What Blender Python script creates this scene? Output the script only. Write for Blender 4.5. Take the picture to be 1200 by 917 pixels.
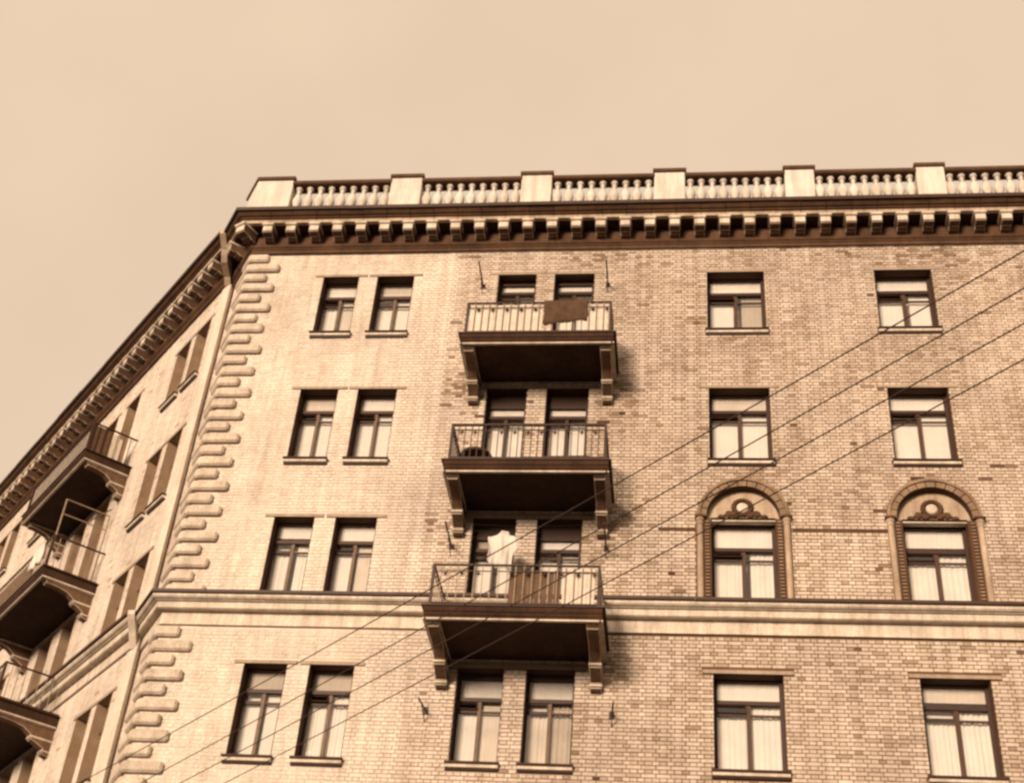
import bpy, bmesh, math, random
from mathutils import Matrix, Vector
random.seed(11)
for o in list(bpy.data.objects): bpy.data.objects.remove(o)
scene = bpy.context.scene
COL = scene.collection
R_ = math.radians

# ------------------------------------------------------------------ camera
def cam_axes(y, p, r):
    f = Vector((math.sin(y)*math.cos(p), math.cos(y)*math.cos(p), math.sin(p)))
    right = Vector((math.cos(y), -math.sin(y), 0)); up = right.cross(f)
    return right*math.cos(r)+up*math.sin(r), up*math.cos(r)-right*math.sin(r), f
cd = bpy.data.cameras.new('camera'); cam = bpy.data.objects.new('camera', cd); COL.objects.link(cam)
cr, cu, cf = cam_axes(R_(-8.8312), R_(37.0374), R_(5.2116))
CAM = Vector((8.368, -23.697, 1.6))
m = Matrix((( cr.x, cu.x, -cf.x, CAM.x), (cr.y, cu.y, -cf.y, CAM.y), (cr.z, cu.z, -cf.z, CAM.z), (0, 0, 0, 1)))
cam.matrix_world = m
cd.sensor_width = 36; cd.lens = 1633.09/1200*36; cd.clip_end = 3000
scene.camera = cam

# ------------------------------------------------------------------ sky, sun, exposure
SUN_EL, SUN_AZ = 12.0, 18.0           # low hazy sun behind the camera, a little to the left of the facade's normal
TINT = (1.0, 0.757, 0.54)
w = bpy.data.worlds.new('World'); scene.world = w; w.use_nodes = True
nt = w.node_tree; nt.nodes.clear()
out = nt.nodes.new('ShaderNodeOutputWorld'); bg = nt.nodes.new('ShaderNodeBackground')
sky = nt.nodes.new('ShaderNodeTexSky'); sky.sky_type = 'NISHITA'; sky.sun_disc = False
sky.sun_elevation = R_(SUN_EL); sky.sun_rotation = R_(180+SUN_AZ); sky.dust_density = 6.0; sky.air_density = 1.0
bw = nt.nodes.new('ShaderNodeRGBToBW')
nt.links.new(sky.outputs[0], bw.inputs[0])
tc = nt.nodes.new('ShaderNodeTexCoord')
nz = nt.nodes.new('ShaderNodeTexNoise'); nz.inputs['Scale'].default_value = 2.6; nz.inputs['Detail'].default_value = 4; nz.inputs['Roughness'].default_value = .5
nt.links.new(tc.outputs['Generated'], nz.inputs['Vector'])
def wmath(op, a, b):
    n = nt.nodes.new('ShaderNodeMath'); n.operation = op
    for i, v in enumerate((a, b)):
        if isinstance(v, (int, float)): n.inputs[i].default_value = v
        else: nt.links.new(v, n.inputs[i])
    return n.outputs[0]
# an even overcast veil over the clear-sky model, with faint cloud mottling
veil = wmath('ADD', wmath('MULTIPLY', nz.outputs['Fac'], 1.25), 3.15)
lum = wmath('ADD', wmath('MULTIPLY', wmath('MINIMUM', bw.outputs[0], 12.0), 0.03), veil)
mul = nt.nodes.new('ShaderNodeVectorMath'); mul.operation = 'SCALE'; mul.inputs[0].default_value = TINT
nt.links.new(lum, mul.inputs['Scale']); nt.links.new(mul.outputs[0], bg.inputs['Color'])
bg.inputs['Strength'].default_value = 0.10
nt.links.new(bg.outputs[0], out.inputs[0])
sl = bpy.data.lights.new('sun', 'SUN'); sl.energy = 2.75; sl.angle = R_(14); sl.color = (1.0, .785, .59)
sun = bpy.data.objects.new('sun', sl); COL.objects.link(sun)
sd = Vector((-math.sin(R_(SUN_AZ))*math.cos(R_(SUN_EL)), -math.cos(R_(SUN_AZ))*math.cos(R_(SUN_EL)), math.sin(R_(SUN_EL))))
sun.rotation_euler = sd.to_track_quat('Z', 'Y').to_euler(); sun.location = sd*60
scene.view_settings.view_transform = 'Standard'; scene.view_settings.look = 'None'
scene.view_settings.exposure = 1.12; scene.view_settings.gamma = 1.0
scene.view_settings.use_curve_mapping = False
scene.cycles.filter_width = 2.7
scene.cycles.max_bounces = 6; scene.cycles.transparent_max_bounces = 12

# ------------------------------------------------------------------ materials
def mat(name, col, rough=.8, var=.18, scale=3.0, bump=.0, bscale=60, tint=None, spec=.3, fine=.0, streak=.0):
    M = bpy.data.materials.new(name); M.use_nodes = True
    t = M.node_tree; b = t.nodes['Principled BSDF']; b.inputs['Roughness'].default_value = rough
    b.inputs['Specular IOR Level'].default_value = spec
    geo = t.nodes.new('ShaderNodeNewGeometry')
    n = t.nodes.new('ShaderNodeTexNoise'); n.inputs['Scale'].default_value = scale; n.inputs['Detail'].default_value = 6; n.inputs['Roughness'].default_value = .65
    t.links.new(geo.outputs['Position'], n.inputs['Vector'])
    mr = t.nodes.new('ShaderNodeMapRange'); mr.inputs['From Min'].default_value = .3; mr.inputs['From Max'].default_value = .7
    mr.inputs['To Min'].default_value = 1-var; mr.inputs['To Max'].default_value = 1+var*.6
    t.links.new(n.outputs['Fac'], mr.inputs['Value'])
    sc = t.nodes.new('ShaderNodeVectorMath'); sc.operation = 'SCALE'
    t.links.new(mr.outputs[0], sc.inputs['Scale'])
    if tint:
        at = t.nodes.new('ShaderNodeAttribute'); at.attribute_name = 'tint'
        rp = t.nodes.new('ShaderNodeValToRGB')
        els = rp.color_ramp.elements
        els[0].position, els[0].color = tint[0][0], (*tint[0][1], 1)
        els[1].position, els[1].color = tint[-1][0], (*tint[-1][1], 1)
        for p_, c_ in tint[1:-1]:
            e = els.new(p_); e.color = (*c_, 1)
        t.links.new(at.outputs['Fac'], rp.inputs[0]); t.links.new(rp.outputs[0], sc.inputs[0])
    else: sc.inputs[0].default_value = col
    last = sc.outputs[0]
    if fine:
        n3 = t.nodes.new('ShaderNodeTexNoise'); n3.inputs['Scale'].default_value = 34; n3.inputs['Detail'].default_value = 3
        t.links.new(geo.outputs['Position'], n3.inputs['Vector'])
        m3 = t.nodes.new('ShaderNodeMapRange'); m3.inputs['From Min'].default_value = .3; m3.inputs['From Max'].default_value = .7
        m3.inputs['To Min'].default_value = 1-fine; m3.inputs['To Max'].default_value = 1+fine*.5
        t.links.new(n3.outputs['Fac'], m3.inputs['Value'])
        s3 = t.nodes.new('ShaderNodeVectorMath'); s3.operation = 'SCALE'
        t.links.new(last, s3.inputs[0]); t.links.new(m3.outputs[0], s3.inputs['Scale']); last = s3.outputs[0]
    if streak:                                         # rain streaks and soot runs
        mp = t.nodes.new('ShaderNodeMapping'); mp.inputs['Scale'].default_value = (3.2, 3.2, .35); t.links.new(geo.outputs['Position'], mp.inputs['Vector'])
        n4 = t.nodes.new('ShaderNodeTexNoise'); n4.inputs['Scale'].default_value = 1.6; n4.inputs['Detail'].default_value = 7; n4.inputs['Roughness'].default_value = .7
        t.links.new(mp.outputs[0], n4.inputs['Vector'])
        m4 = t.nodes.new('ShaderNodeMapRange'); m4.inputs['From Min'].default_value = .42; m4.inputs['From Max'].default_value = .72
        m4.inputs['To Min'].default_value = 1.0; m4.inputs['To Max'].default_value = 1-streak
        t.links.new(n4.outputs['Fac'], m4.inputs['Value'])
        pw = t.nodes.new('ShaderNodeCombineXYZ')
        for i_, e_ in enumerate((1.0, 1.25, 1.5)):
            q_ = t.nodes.new('ShaderNodeMath'); q_.operation = 'POWER'; q_.inputs[1].default_value = e_
            t.links.new(m4.outputs[0], q_.inputs[0]); t.links.new(q_.outputs[0], pw.inputs[i_])
        s4 = t.nodes.new('ShaderNodeVectorMath'); s4.operation = 'MULTIPLY'
        t.links.new(last, s4.inputs[0]); t.links.new(pw.outputs[0], s4.inputs[1]); last = s4.outputs[0]
    t.links.new(last, b.inputs['Base Color'])
    if bump:
        n2 = t.nodes.new('ShaderNodeTexNoise'); n2.inputs['Scale'].default_value = bscale; n2.inputs['Detail'].default_value = 4
        t.links.new(geo.outputs['Position'], n2.inputs['Vector'])
        bp = t.nodes.new('ShaderNodeBump'); bp.inputs['Strength'].default_value = bump; bp.inputs['Distance'].default_value = .01
        t.links.new(n2.outputs['Fac'], bp.inputs['Height']); t.links.new(bp.outputs[0], b.inputs['Normal'])
    return M
M = {}
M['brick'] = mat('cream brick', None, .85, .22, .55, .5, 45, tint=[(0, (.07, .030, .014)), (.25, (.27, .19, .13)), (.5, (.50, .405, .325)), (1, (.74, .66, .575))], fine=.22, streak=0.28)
M['stone'] = mat('pale stone', (.60, .52, .43), .85, .24, 1.6, .35, 40, fine=.2, streak=0.38)
M['brick_plain'] = mat('rendered pale brick', (.60, .52, .435), .85, .2, 1.2, .4, 45, fine=.22, streak=0.22)
M['stone_mid'] = mat('weathered stone', (.42, .325, .24), .85, .3, 1.6, .35, 40, fine=.22, streak=0.4)
M['lintel'] = mat('lintel', (.34, .262, .195), .85, .2, 1.2, .4, 45, fine=.22, streak=0.25)
M['arch_stone'] = mat('sooty arch stone', (.235, .158, .10), .85, .35, 2.5, .4, 40, fine=.25, streak=.3)
M['quoin'] = mat('quoin render', (.54, .455, .37), .85, .28, 2.5, .5, 30, fine=.3, streak=.25)
M['cornice'] = mat('sooty shaded stone', (.098, .048, .023), .85, .4, 1.1, .35, 40, fine=.25, streak=0.35)  # soot, deepened with the shade under the cornice
M['plaster'] = mat('pale parapet plaster', (.60, .55, .49), .85, .16, 1.4, .25, 40, fine=.12, streak=0.3)
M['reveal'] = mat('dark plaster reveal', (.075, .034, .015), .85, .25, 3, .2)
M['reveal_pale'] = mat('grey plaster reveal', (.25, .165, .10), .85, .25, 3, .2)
M['soffit'] = mat('weathered shaded concrete', (.048, .020, .008), .9, .45, 1.5, .4, 30, fine=.25, streak=0.5)  # shade of the undersides is put into this dark colour
M['soffit_mid'] = mat('shaded console stone', (.15, .085, .046), .9, .4, 1.5, .4, 30, fine=.25, streak=0.4)  # bracket bodies: shade put into the colour, pale steps stay stone
M['frame'] = mat('dark brown paint', (.036, .013, .005), .55, .3, 8)
M['frame_mid'] = mat('faded brown paint', (.055, .023, .010), .6, .3, 8)
M['frame_pale'] = mat('weathered pale paint', (.13, .078, .045), .6, .3, 8)
M['iron'] = mat('dark iron', (.034, .013, .005), .55, .3, 10)
M['iron_pale'] = mat('worn pale iron', (.27, .19, .13), .55, .35, 8)
M['metal'] = mat('tarnished sheet metal', (.042, .017, .007), .55, .35, 4)
M['zinc'] = mat('painted zinc pipe', (.52, .455, .385), .6, .16, 2.5)
M['curtain'] = mat('white net curtain', (.66, .61, .55), .9, .10, 2.2)
M['curtain_warm'] = mat('cream curtain', (.56, .49, .415), .9, .15, 2.2)
M['curtain_grey'] = mat('greyish curtain', (.40, .335, .275), .9, .15, 2.2)
M['cloth'] = mat('white laundry', (.56, .51, .455), .9, .08, 3)
M['cloth_dark'] = mat('dark blanket cloth', (.075, .040, .021), .95, .35, 6)
M['board_dark'] = mat('dark boards', (.105, .057, .030), .8, .35, 6)
M['board_pale'] = mat('pale boards', (.54, .46, .38), .8, .2, 5)
M['leaf'] = mat('dry leaves', (.07, .04, .022), .8, .4, 9)
M['wire'] = mat('black cable', (.035, .017, .010), .6, .1, 5)
M['ground'] = mat('asphalt', (.032, .014, .006), .9, .3, .8, .3, 20)
M['roof'] = mat('tar roof', (.08, .05, .03), .9, .2, 1)
M['wood'] = mat('creosoted timber', (.09, .05, .03), .85, .3, 4)
# mortar: pale towards the corner as an exposure gradient put into the colour, raked out and dark on the long stretch beyond the balconies
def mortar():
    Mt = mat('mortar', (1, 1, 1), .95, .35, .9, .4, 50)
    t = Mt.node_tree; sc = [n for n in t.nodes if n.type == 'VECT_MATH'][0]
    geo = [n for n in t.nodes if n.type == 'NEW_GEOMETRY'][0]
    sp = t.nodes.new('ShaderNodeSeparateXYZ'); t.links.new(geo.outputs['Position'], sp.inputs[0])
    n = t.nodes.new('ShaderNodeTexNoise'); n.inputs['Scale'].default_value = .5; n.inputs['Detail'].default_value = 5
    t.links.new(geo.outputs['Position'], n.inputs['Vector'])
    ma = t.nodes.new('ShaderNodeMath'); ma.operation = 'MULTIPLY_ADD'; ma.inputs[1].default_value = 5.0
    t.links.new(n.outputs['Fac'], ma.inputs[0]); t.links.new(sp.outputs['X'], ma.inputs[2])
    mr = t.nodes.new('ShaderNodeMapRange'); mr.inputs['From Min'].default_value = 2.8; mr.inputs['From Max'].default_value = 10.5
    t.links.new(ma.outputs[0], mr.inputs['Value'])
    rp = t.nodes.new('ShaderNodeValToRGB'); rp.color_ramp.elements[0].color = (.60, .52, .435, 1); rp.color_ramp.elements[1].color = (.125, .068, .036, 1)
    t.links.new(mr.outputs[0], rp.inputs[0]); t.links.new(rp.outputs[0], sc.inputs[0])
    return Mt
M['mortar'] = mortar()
def glass():
    Mt = bpy.data.materials.new('window glass'); Mt.use_nodes = True; t = Mt.node_tree; t.nodes.clear()
    o = t.nodes.new('ShaderNodeOutputMaterial'); mx = t.nodes.new('ShaderNodeMixShader')
    tr = t.nodes.new('ShaderNodeBsdfTransparent'); tr.inputs[0].default_value = (.98, .97, .96, 1)
    g = t.nodes.new('ShaderNodeBsdfGlossy'); g.inputs['Roughness'].default_value = .03
    lw = t.nodes.new('ShaderNodeLayerWeight'); pw = t.nodes.new('ShaderNodeMath'); pw.operation = 'POWER'; pw.inputs[1].default_value = 3.5
    fr = t.nodes.new('ShaderNodeMath'); fr.operation = 'MULTIPLY_ADD'; fr.inputs[1].default_value = .8; fr.inputs[2].default_value = .14
    t.links.new(lw.outputs['Facing'], pw.inputs[0]); t.links.new(pw.outputs[0], fr.inputs[0])
    n = t.nodes.new('ShaderNodeTexNoise'); n.inputs['Scale'].default_value = 4
    bp = t.nodes.new('ShaderNodeBump'); bp.inputs['Strength'].default_value = .06; bp.inputs['Distance'].default_value = .05
    geo = t.nodes.new('ShaderNodeNewGeometry'); t.links.new(geo.outputs['Position'], n.inputs['Vector'])
    t.links.new(n.outputs['Fac'], bp.inputs['Height']); t.links.new(bp.outputs[0], g.inputs['Normal'])
    t.links.new(fr.outputs[0], mx.inputs[0]); t.links.new(tr.outputs[0], mx.inputs[1]); t.links.new(g.outputs[0], mx.inputs[2]); t.links.new(mx.outputs[0], o.inputs[0])
    return Mt
M['glass'] = glass()

# ------------------------------------------------------------------ mesh helpers
class MB:
    def __init__(s): s.v = []; s.f = []; s.mi = []
    def add(s, vs, fs, mi=0):
        b = len(s.v); s.v += [tuple(p) for p in vs]; s.f += [tuple(i+b for i in q) for q in fs]; s.mi += [mi]*len(fs); return s
    def box(s, x0, x1, y0, y1, z0, z1, mi=0):
        vs = [(x, y, z) for z in (z0, z1) for y in (y0, y1) for x in (x0, x1)]
        return s.add(vs, [(0, 2, 3, 1), (4, 5, 7, 6), (0, 1, 5, 4), (2, 6, 7, 3), (0, 4, 6, 2), (1, 3, 7, 5)], mi)
    def prism(s, prof, xa, xb, ka=0, kb=0, mi=0):       # prof = (y, z) loop, extruded in x; the ends may be mitred (x = xa + ka*y)
        n = len(prof); vs = [(xa+ka*y, y, z) for y, z in prof]+[(xb+kb*y, y, z) for y, z in prof]
        fs = [(i, (i+1) % n, n+(i+1) % n, n+i) for i in range(n)]+[tuple(range(n-1, -1, -1)), tuple(range(n, 2*n))]
        return s.add(vs, fs, mi)
    def prism_x(s, prof, y0, y1, mi=0):                  # prof = (x, z) loop, extruded in y
        n = len(prof); vs = [(x, y0, z) for x, z in prof]+[(x, y1, z) for x, z in prof]
        fs = [(i, (i+1) % n, n+(i+1) % n, n+i) for i in range(n)]+[tuple(range(n-1, -1, -1)), tuple(range(n, 2*n))]
        return s.add(vs, fs, mi)
    def prism_z(s, prof, z0, z1, mi=0):                  # prof = (x, y) loop
        n = len(prof); vs = [(x, y, z0) for x, y in prof]+[(x, y, z1) for x, y in prof]
        fs = [(i, (i+1) % n, n+(i+1) % n, n+i) for i in range(n)]+[tuple(range(n-1, -1, -1)), tuple(range(n, 2*n))]
        return s.add(vs, fs, mi)
    def lathe(s, prof, n=12, c=(0, 0, 0), a=0, mi=0):    # prof = (r, z)
        vs = []
        for r, z in prof:
            vs += [(c[0]+r*math.cos(a+2*math.pi*k/n), c[1]+r*math.sin(a+2*math.pi*k/n), c[2]+z) for k in range(n)]
        fs = [(i*n+k, i*n+(k+1) % n, (i+1)*n+(k+1) % n, (i+1)*n+k) for i in range(len(prof)-1) for k in range(n)]
        fs += [tuple(range(n-1, -1, -1)), tuple(range((len(prof)-1)*n, len(prof)*n))]
        return s.add(vs, fs, mi)
    def tube(s, pts, r, n=6, mi=0):
        pts = [Vector(p) for p in pts]; vs = []
        for i, p in enumerate(pts):
            d = (pts[min(i+1, len(pts)-1)]-pts[max(i-1, 0)]).normalized()
            ref = Vector((0, 0, 1)) if abs(d.z) < .9 else Vector((1, 0, 0))
            a = d.cross(ref).normalized(); b = d.cross(a)
            rr = r[i] if isinstance(r, (list, tuple)) else r
            vs += [p+(a*math.cos(2*math.pi*k/n)+b*math.sin(2*math.pi*k/n))*rr for k in range(n)]
        fs = [(i*n+k, i*n+(k+1) % n, (i+1)*n+(k+1) % n, (i+1)*n+k) for i in range(len(pts)-1) for k in range(n)]
        fs += [tuple(range(n-1, -1, -1)), tuple(range((len(pts)-1)*n, len(pts)*n))]
        return s.add(vs, fs, mi)
    def mesh(s, name, mats, smooth=False, fix=True, bevel=0):
        me = bpy.data.meshes.new(name); me.from_pydata(s.v, [], s.f)
        for q in (mats if isinstance(mats, (list, tuple)) else [mats]): me.materials.append(M[q])
        if any(s.mi): me.polygons.foreach_set('material_index', s.mi)
        if fix or bevel:
            bm = bmesh.new(); bm.from_mesh(me); bmesh.ops.recalc_face_normals(bm, faces=bm.faces)
            if bevel:
                es = [e for e in bm.edges if len(e.link_faces) == 2 and e.calc_face_angle(0) > .6]
                bmesh.ops.bevel(bm, geom=es, offset=bevel, segments=1, affect='EDGES', clamp_overlap=True)
            bm.to_mesh(me); bm.free()
        if smooth: me.polygons.foreach_set('use_smooth', [True]*len(me.polygons))
        me.update(); return me
def link(name, me, parent=None, mtx=None):
    o = bpy.data.objects.new(name, me); COL.objects.link(o)
    if parent is not None: o.parent = parent
    if mtx is not None: o.matrix_local = mtx
    return o
def build(mb, name, mats, parent=None, mtx=None, **k): return link(name, mb.mesh(name, mats, **k), parent, mtx)
def thing(name, label, cat, loc=(0, 0, 0), group=None):
    o = bpy.data.objects.new(name, None); COL.objects.link(o); o.location = loc; o.empty_display_size = .3
    o['label'] = label; o['category'] = cat
    if group: o['group'] = group
    return o
def tag(o, label, cat, group=None):
    o['label'] = label; o['category'] = cat
    if group: o['group'] = group
    return o
T_ = Matrix.Translation

# ------------------------------------------------------------------ layout
TOP = 23.077; FH = 3.3
TH = R_(47.5); PX = -2.85                                   # the blocks meet on the plane x = PX; the side wing stands proud of the return there
A = Vector((-1.84, 0, 0)); B = Vector((PX, 1.5, 0)); E_ = Vector((PX, 1.135, 0))
RL = (B-A).length; PHI1 = math.atan2(B.y-A.y, A.x-B.x)
K1 = math.tan(PHI1/2); KR = math.tan(PHI1); KL = math.tan(TH)
def frame(origin, xd):
    x = Vector(xd).normalized(); z = Vector((0, 0, 1)); y = z.cross(x)
    return Matrix(((x.x, y.x, 0, origin.x), (x.y, y.y, 0, origin.y), (0, 0, 1, origin.z), (0, 0, 0, 1)))
FF = frame(Vector((0, 0, 0)), (1, 0, 0))
FR = frame(A, A-B)
FL = frame(E_, (math.cos(TH), -math.sin(TH), 0))
XR = 19.0; LL = -17.0            # ends of the front (x) and of the side wing (local x)
Z0 = 9.45; ZW = 23.80            # brickwork is laid out from here up to the cornice
OPEN_F, OPEN_L = [], []
COLS = {1: (0, .84), 2: (1.29, 2.15), 3: (4.14, 5.01), 4: (5.44, 6.34), 5: (8.89, 10.15), 6: (12.58, 13.81), 7: (16.32, 17.58)}
SLABTOP = lambda k: TOP-FH*k+.40
for c, (a, b) in COLS.items():
    for r in range(1, 5):
        z1 = TOP-FH*(r-1)
        z0 = {1: TOP-1.70, 2: TOP-5.15, 3: 14.62, 4: TOP-11.75}[r]
        kind = 'window'
        if c in (3, 4) and r < 4: z0 = SLABTOP(r); kind = 'door'
        if c >= 5 and r == 3: kind = 'arch'; z1 = 16.54
        OPEN_F.append(dict(x0=a, x1=b, z0=z0, z1=z1, kind=kind, c=c, r=r))
for c, (a, b) in {1: (-1.18, -.40), 2: (-2.28, -1.50), 3: (-5.32, -4.49), 4: (-6.79, -5.96), 5: (-9.95, -9.15), 6: (-11.15, -10.35), 7: (-13.95, -13.15), 8: (-15.15, -14.35)}.items():
    for r in range(1, 5):
        z1 = TOP-FH*(r-1); z0 = {1: TOP-1.70, 2: TOP-5.15, 3: 14.62, 4: TOP-11.75}[r]; kind = 'window'
        if c in (3, 4) and r < 4: z0 = SLABTOP(r); kind = 'door'
        OPEN_L.append(dict(x0=a, x1=b, z0=z0, z1=z1, kind=kind, c=c, r=r))
REV = .27
building = thing('apartment_building', 'cream brick apartment building with balconies, bracketed cornice and roof balustrade', 'building')
ground = MB().add([(-900, -900, 0), (900, -900, 0), (900, 900, 0), (-900, 900, 0)], [(0, 1, 2, 3)])
go = build(ground, 'street_ground', 'ground'); go['kind'] = 'structure'

# ------------------------------------------------------------------ wall core (mortar plane) with openings
CORE = .022
ARCHX = [(o['x0']+o['x1'])/2 for o in OPEN_F if o['kind'] == 'arch']
def wall_core(name, mtx, x0, x1, opens, archs=()):
    mb = MB(); cut = [(o['x0'], o['x1'], o['z0'], o['z1']) for o in opens]
    cut += [(x-.72, x+.72, 16.54, 17.27) for x in archs]
    xs = sorted({x0, x1, *[c[0] for c in cut], *[c[1] for c in cut]}); zs = sorted({0, ZW+1, *[c[2] for c in cut], *[c[3] for c in cut]})
    for i in range(len(xs)-1):
        for j in range(len(zs)-1):
            cx, cz = (xs[i]+xs[i+1])/2, (zs[j]+zs[j+1])/2
            if any(a < cx < b and c < cz < d for a, b, c, d in cut): continue
            mb.add([(xs[i], CORE, zs[j]), (xs[i+1], CORE, zs[j]), (xs[i+1], CORE, zs[j+1]), (xs[i], CORE, zs[j+1])], [(0, 1, 2, 3)])
    D = .42
    for o in opens:
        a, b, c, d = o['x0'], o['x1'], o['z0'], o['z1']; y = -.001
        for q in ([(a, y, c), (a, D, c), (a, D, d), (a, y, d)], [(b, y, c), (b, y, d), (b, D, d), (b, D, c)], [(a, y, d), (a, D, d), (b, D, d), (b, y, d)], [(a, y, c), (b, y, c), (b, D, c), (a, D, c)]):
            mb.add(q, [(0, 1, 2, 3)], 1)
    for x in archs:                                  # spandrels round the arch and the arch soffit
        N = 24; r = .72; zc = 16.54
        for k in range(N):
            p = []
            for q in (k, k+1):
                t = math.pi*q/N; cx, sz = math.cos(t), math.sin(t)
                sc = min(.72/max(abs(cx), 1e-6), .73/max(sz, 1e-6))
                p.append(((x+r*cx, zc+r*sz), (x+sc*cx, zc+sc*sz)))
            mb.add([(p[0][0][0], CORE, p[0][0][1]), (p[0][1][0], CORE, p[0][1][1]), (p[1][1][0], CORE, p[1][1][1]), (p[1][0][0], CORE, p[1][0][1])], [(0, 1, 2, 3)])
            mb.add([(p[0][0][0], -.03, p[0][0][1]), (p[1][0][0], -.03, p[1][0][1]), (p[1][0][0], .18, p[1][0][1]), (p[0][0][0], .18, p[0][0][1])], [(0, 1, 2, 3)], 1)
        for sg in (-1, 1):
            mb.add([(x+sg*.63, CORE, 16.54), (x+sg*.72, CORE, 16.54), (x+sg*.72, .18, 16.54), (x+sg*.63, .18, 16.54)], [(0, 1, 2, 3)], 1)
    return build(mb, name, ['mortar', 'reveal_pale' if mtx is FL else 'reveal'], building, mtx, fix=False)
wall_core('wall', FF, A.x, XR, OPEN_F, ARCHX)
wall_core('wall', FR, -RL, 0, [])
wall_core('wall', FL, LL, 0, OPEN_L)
# back of the block, floors and roof close the hollow inside
Dend = FL @ Vector((LL, 0, 0))
mb = MB()
loop = [(XR, CORE), (A.x, CORE+.01), (B.x+.02, B.y+.03), (Dend.x, Dend.y+.03), (Dend.x+9, Dend.y+9), (XR, 14)]
n = len(loop)
for i in (3, 4, 5):
    p, q = loop[i], loop[(i+1) % n]
    mb.add([(p[0], p[1], 0), (q[0], q[1], 0), (q[0], q[1], 24.66), (p[0], p[1], 24.66)], [(0, 1, 2, 3)])
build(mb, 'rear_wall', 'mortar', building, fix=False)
build(MB().prism_z(loop, 24.55, 24.64), 'roof_deck', 'roof', building)
for r in range(0, 7):
    z = TOP-FH*r-2.95
    build(MB().prism_z([(x+.5 if i in (2, 3) else x, y+.5 if i < 4 else y-.1) for i, (x, y) in enumerate(loop)], z-.12, z), 'floor_slab', 'roof', building)

# ------------------------------------------------------------------ brickwork: alternate stretcher and header courses
CH = .077; GAP = .0115
def obstacles_F():
    ob = [(o['x0'], o['x1'], o['z0'], o['z1']) for o in OPEN_F]
    ob.append((A.x-1, XR+1, 13.96, 14.60))
    for o in OPEN_F:
        if o['kind'] == 'arch': ob.append((o['x0']-.29, o['x1']+.29, 14.6, 16.56))
        else: ob.append((o['x0']-.2, o['x1']+.2, o['z1'], o['z1']+.076))
        if o['kind'] == 'window' and o['r'] != 3: ob.append((o['x0']-.05, o['x1']+.05, o['z0']-.12, o['z0']))
    return ob
def obstacles_L():
    ob = [(o['x0'], o['x1'], o['z0'], o['z1']) for o in OPEN_L]; ob.append((LL-1, 1, 13.96, 14.60))
    for o in OPEN_L:
        ob.append((o['x0']-.16, o['x1']+.16, o['z1'], o['z1']+.076))
        if o['kind'] == 'window' and o['r'] != 3: ob.append((o['x0']-.05, o['x1']+.05, o['z0']-.12, o['z0']))
    return ob
SILLS = [(o['x0'], o['x1'], o['z0']-.1) for o in OPEN_F if o['kind'] == 'window' and o['r'] != 3]
def gauss(d2, s): return math.exp(-d2/(2*s*s))
def tint_at(x, z, f):
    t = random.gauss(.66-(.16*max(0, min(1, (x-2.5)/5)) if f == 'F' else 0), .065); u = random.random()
    if f == 'F':
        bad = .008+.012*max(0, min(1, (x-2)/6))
        for bx, bz, s, a in ((3.55, 19.9, .45, .55), (7.1, 19.8, .35, .45), (3.5, 16.5, .4, .4), (7.1, 16.4, .45, .5), (7.15, 13.1, .5, .35), (6.9, 19.4, .5, .25), (13.9, 23.6, .8, .25), (11.5, 13.6, 1.2, .12)):
            bad += a*gauss((x-bx)**2+(z-bz)**2, s)
        if z > 23.45: bad += .12
        if u < bad: t = random.uniform(.22, .46)
        elif u < bad+.002: t = random.uniform(0, .15)
        t += .045*math.sin(1.3*x+.8*z)*math.sin(.9*z-.6*x+1)+.03*math.sin(3.1*x-2.2*z)
        for o in SILLS:
            if o[0]-.1 < x < o[1]+.1 and 0 < o[2]-z < .75: t -= .11*(1-(o[2]-z)/.75)*random.random()**.5
        if x < 3.2: t = max(t, .5)*.6+.38  # corner bricks paled: exposure gradient put into the tint
        if abs(z-16.27) < .05 and (10.55 < x < 12.2 or 7.9 < x < 8.6): t = random.uniform(.0, .06)
    else:
        t = .86+random.gauss(0, .05)
        if u < .02: t = .45
    return max(0, min(1, t))
def lay(x0, x1, obs, f, archs=()):
    res = []; c = 0; z = Z0
    while z < ZW+.02:
        za, zb = z, z+CH; zm = z+CH/2
        blocks = []
        for a, b, p, q in obs:
            if p < zb-.012 and q > za+.012: blocks.append((a, b, p, q))
        iv = [(a, b) for a, b, p, q in blocks]
        for ax in archs:
            h = zm-16.54
            if 0 <= h < .91: d = math.sqrt(.91**2-h*h); iv.append((ax-d, ax+d))
        iv.sort(); free = []; cur = x0
        for a, b in iv:
            if a > cur: free.append((cur, min(a, x1)))
            cur = max(cur, b)
        if cur < x1: free.append((cur, x1))
        L = .262 if c % 2 == 0 else .131
        off = (c*.0655+(c//2 % 2)*.131) % L if c % 2 == 0 else .0655
        for a, b in free:
            k = math.floor((a-off)/L); x = off+k*L
            while x < b:
                p, q = max(x, a), min(x+L, b)
                if q-p > .035:
                    j = random.uniform(-.002, .004)
                    res.append((p+GAP/2+j*.5, q-GAP/2-abs(j), za+GAP/2+random.uniform(-.0015, .002), zb-GAP/2-random.uniform(-.0015, .002), q-p > .26))
                x += L
        z += CH; c += 1
    return res
def brick_geo(mb, tl, x0, x1, y0, z0, z1, tint):
    e = .004; yb = CORE+.004
    mb.add([(x0, yb, z0), (x1, yb, z0), (x1, yb, z1), (x0, yb, z1), (x0, y0+e, z0), (x1, y0+e, z0), (x1, y0+e, z1), (x0, y0+e, z1),
            (x0+e, y0, z0+e), (x1-e, y0, z0+e), (x1-e, y0, z1-e), (x0+e, y0, z1-e)],
           [(0, 1, 5, 4), (1, 2, 6, 5), (2, 3, 7, 6), (3, 0, 4, 7), (4, 5, 9, 8), (5, 6, 10, 9), (6, 7, 11, 10), (7, 4, 8, 11), (8, 9, 10, 11)])
    tl += [tint]*12
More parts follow.
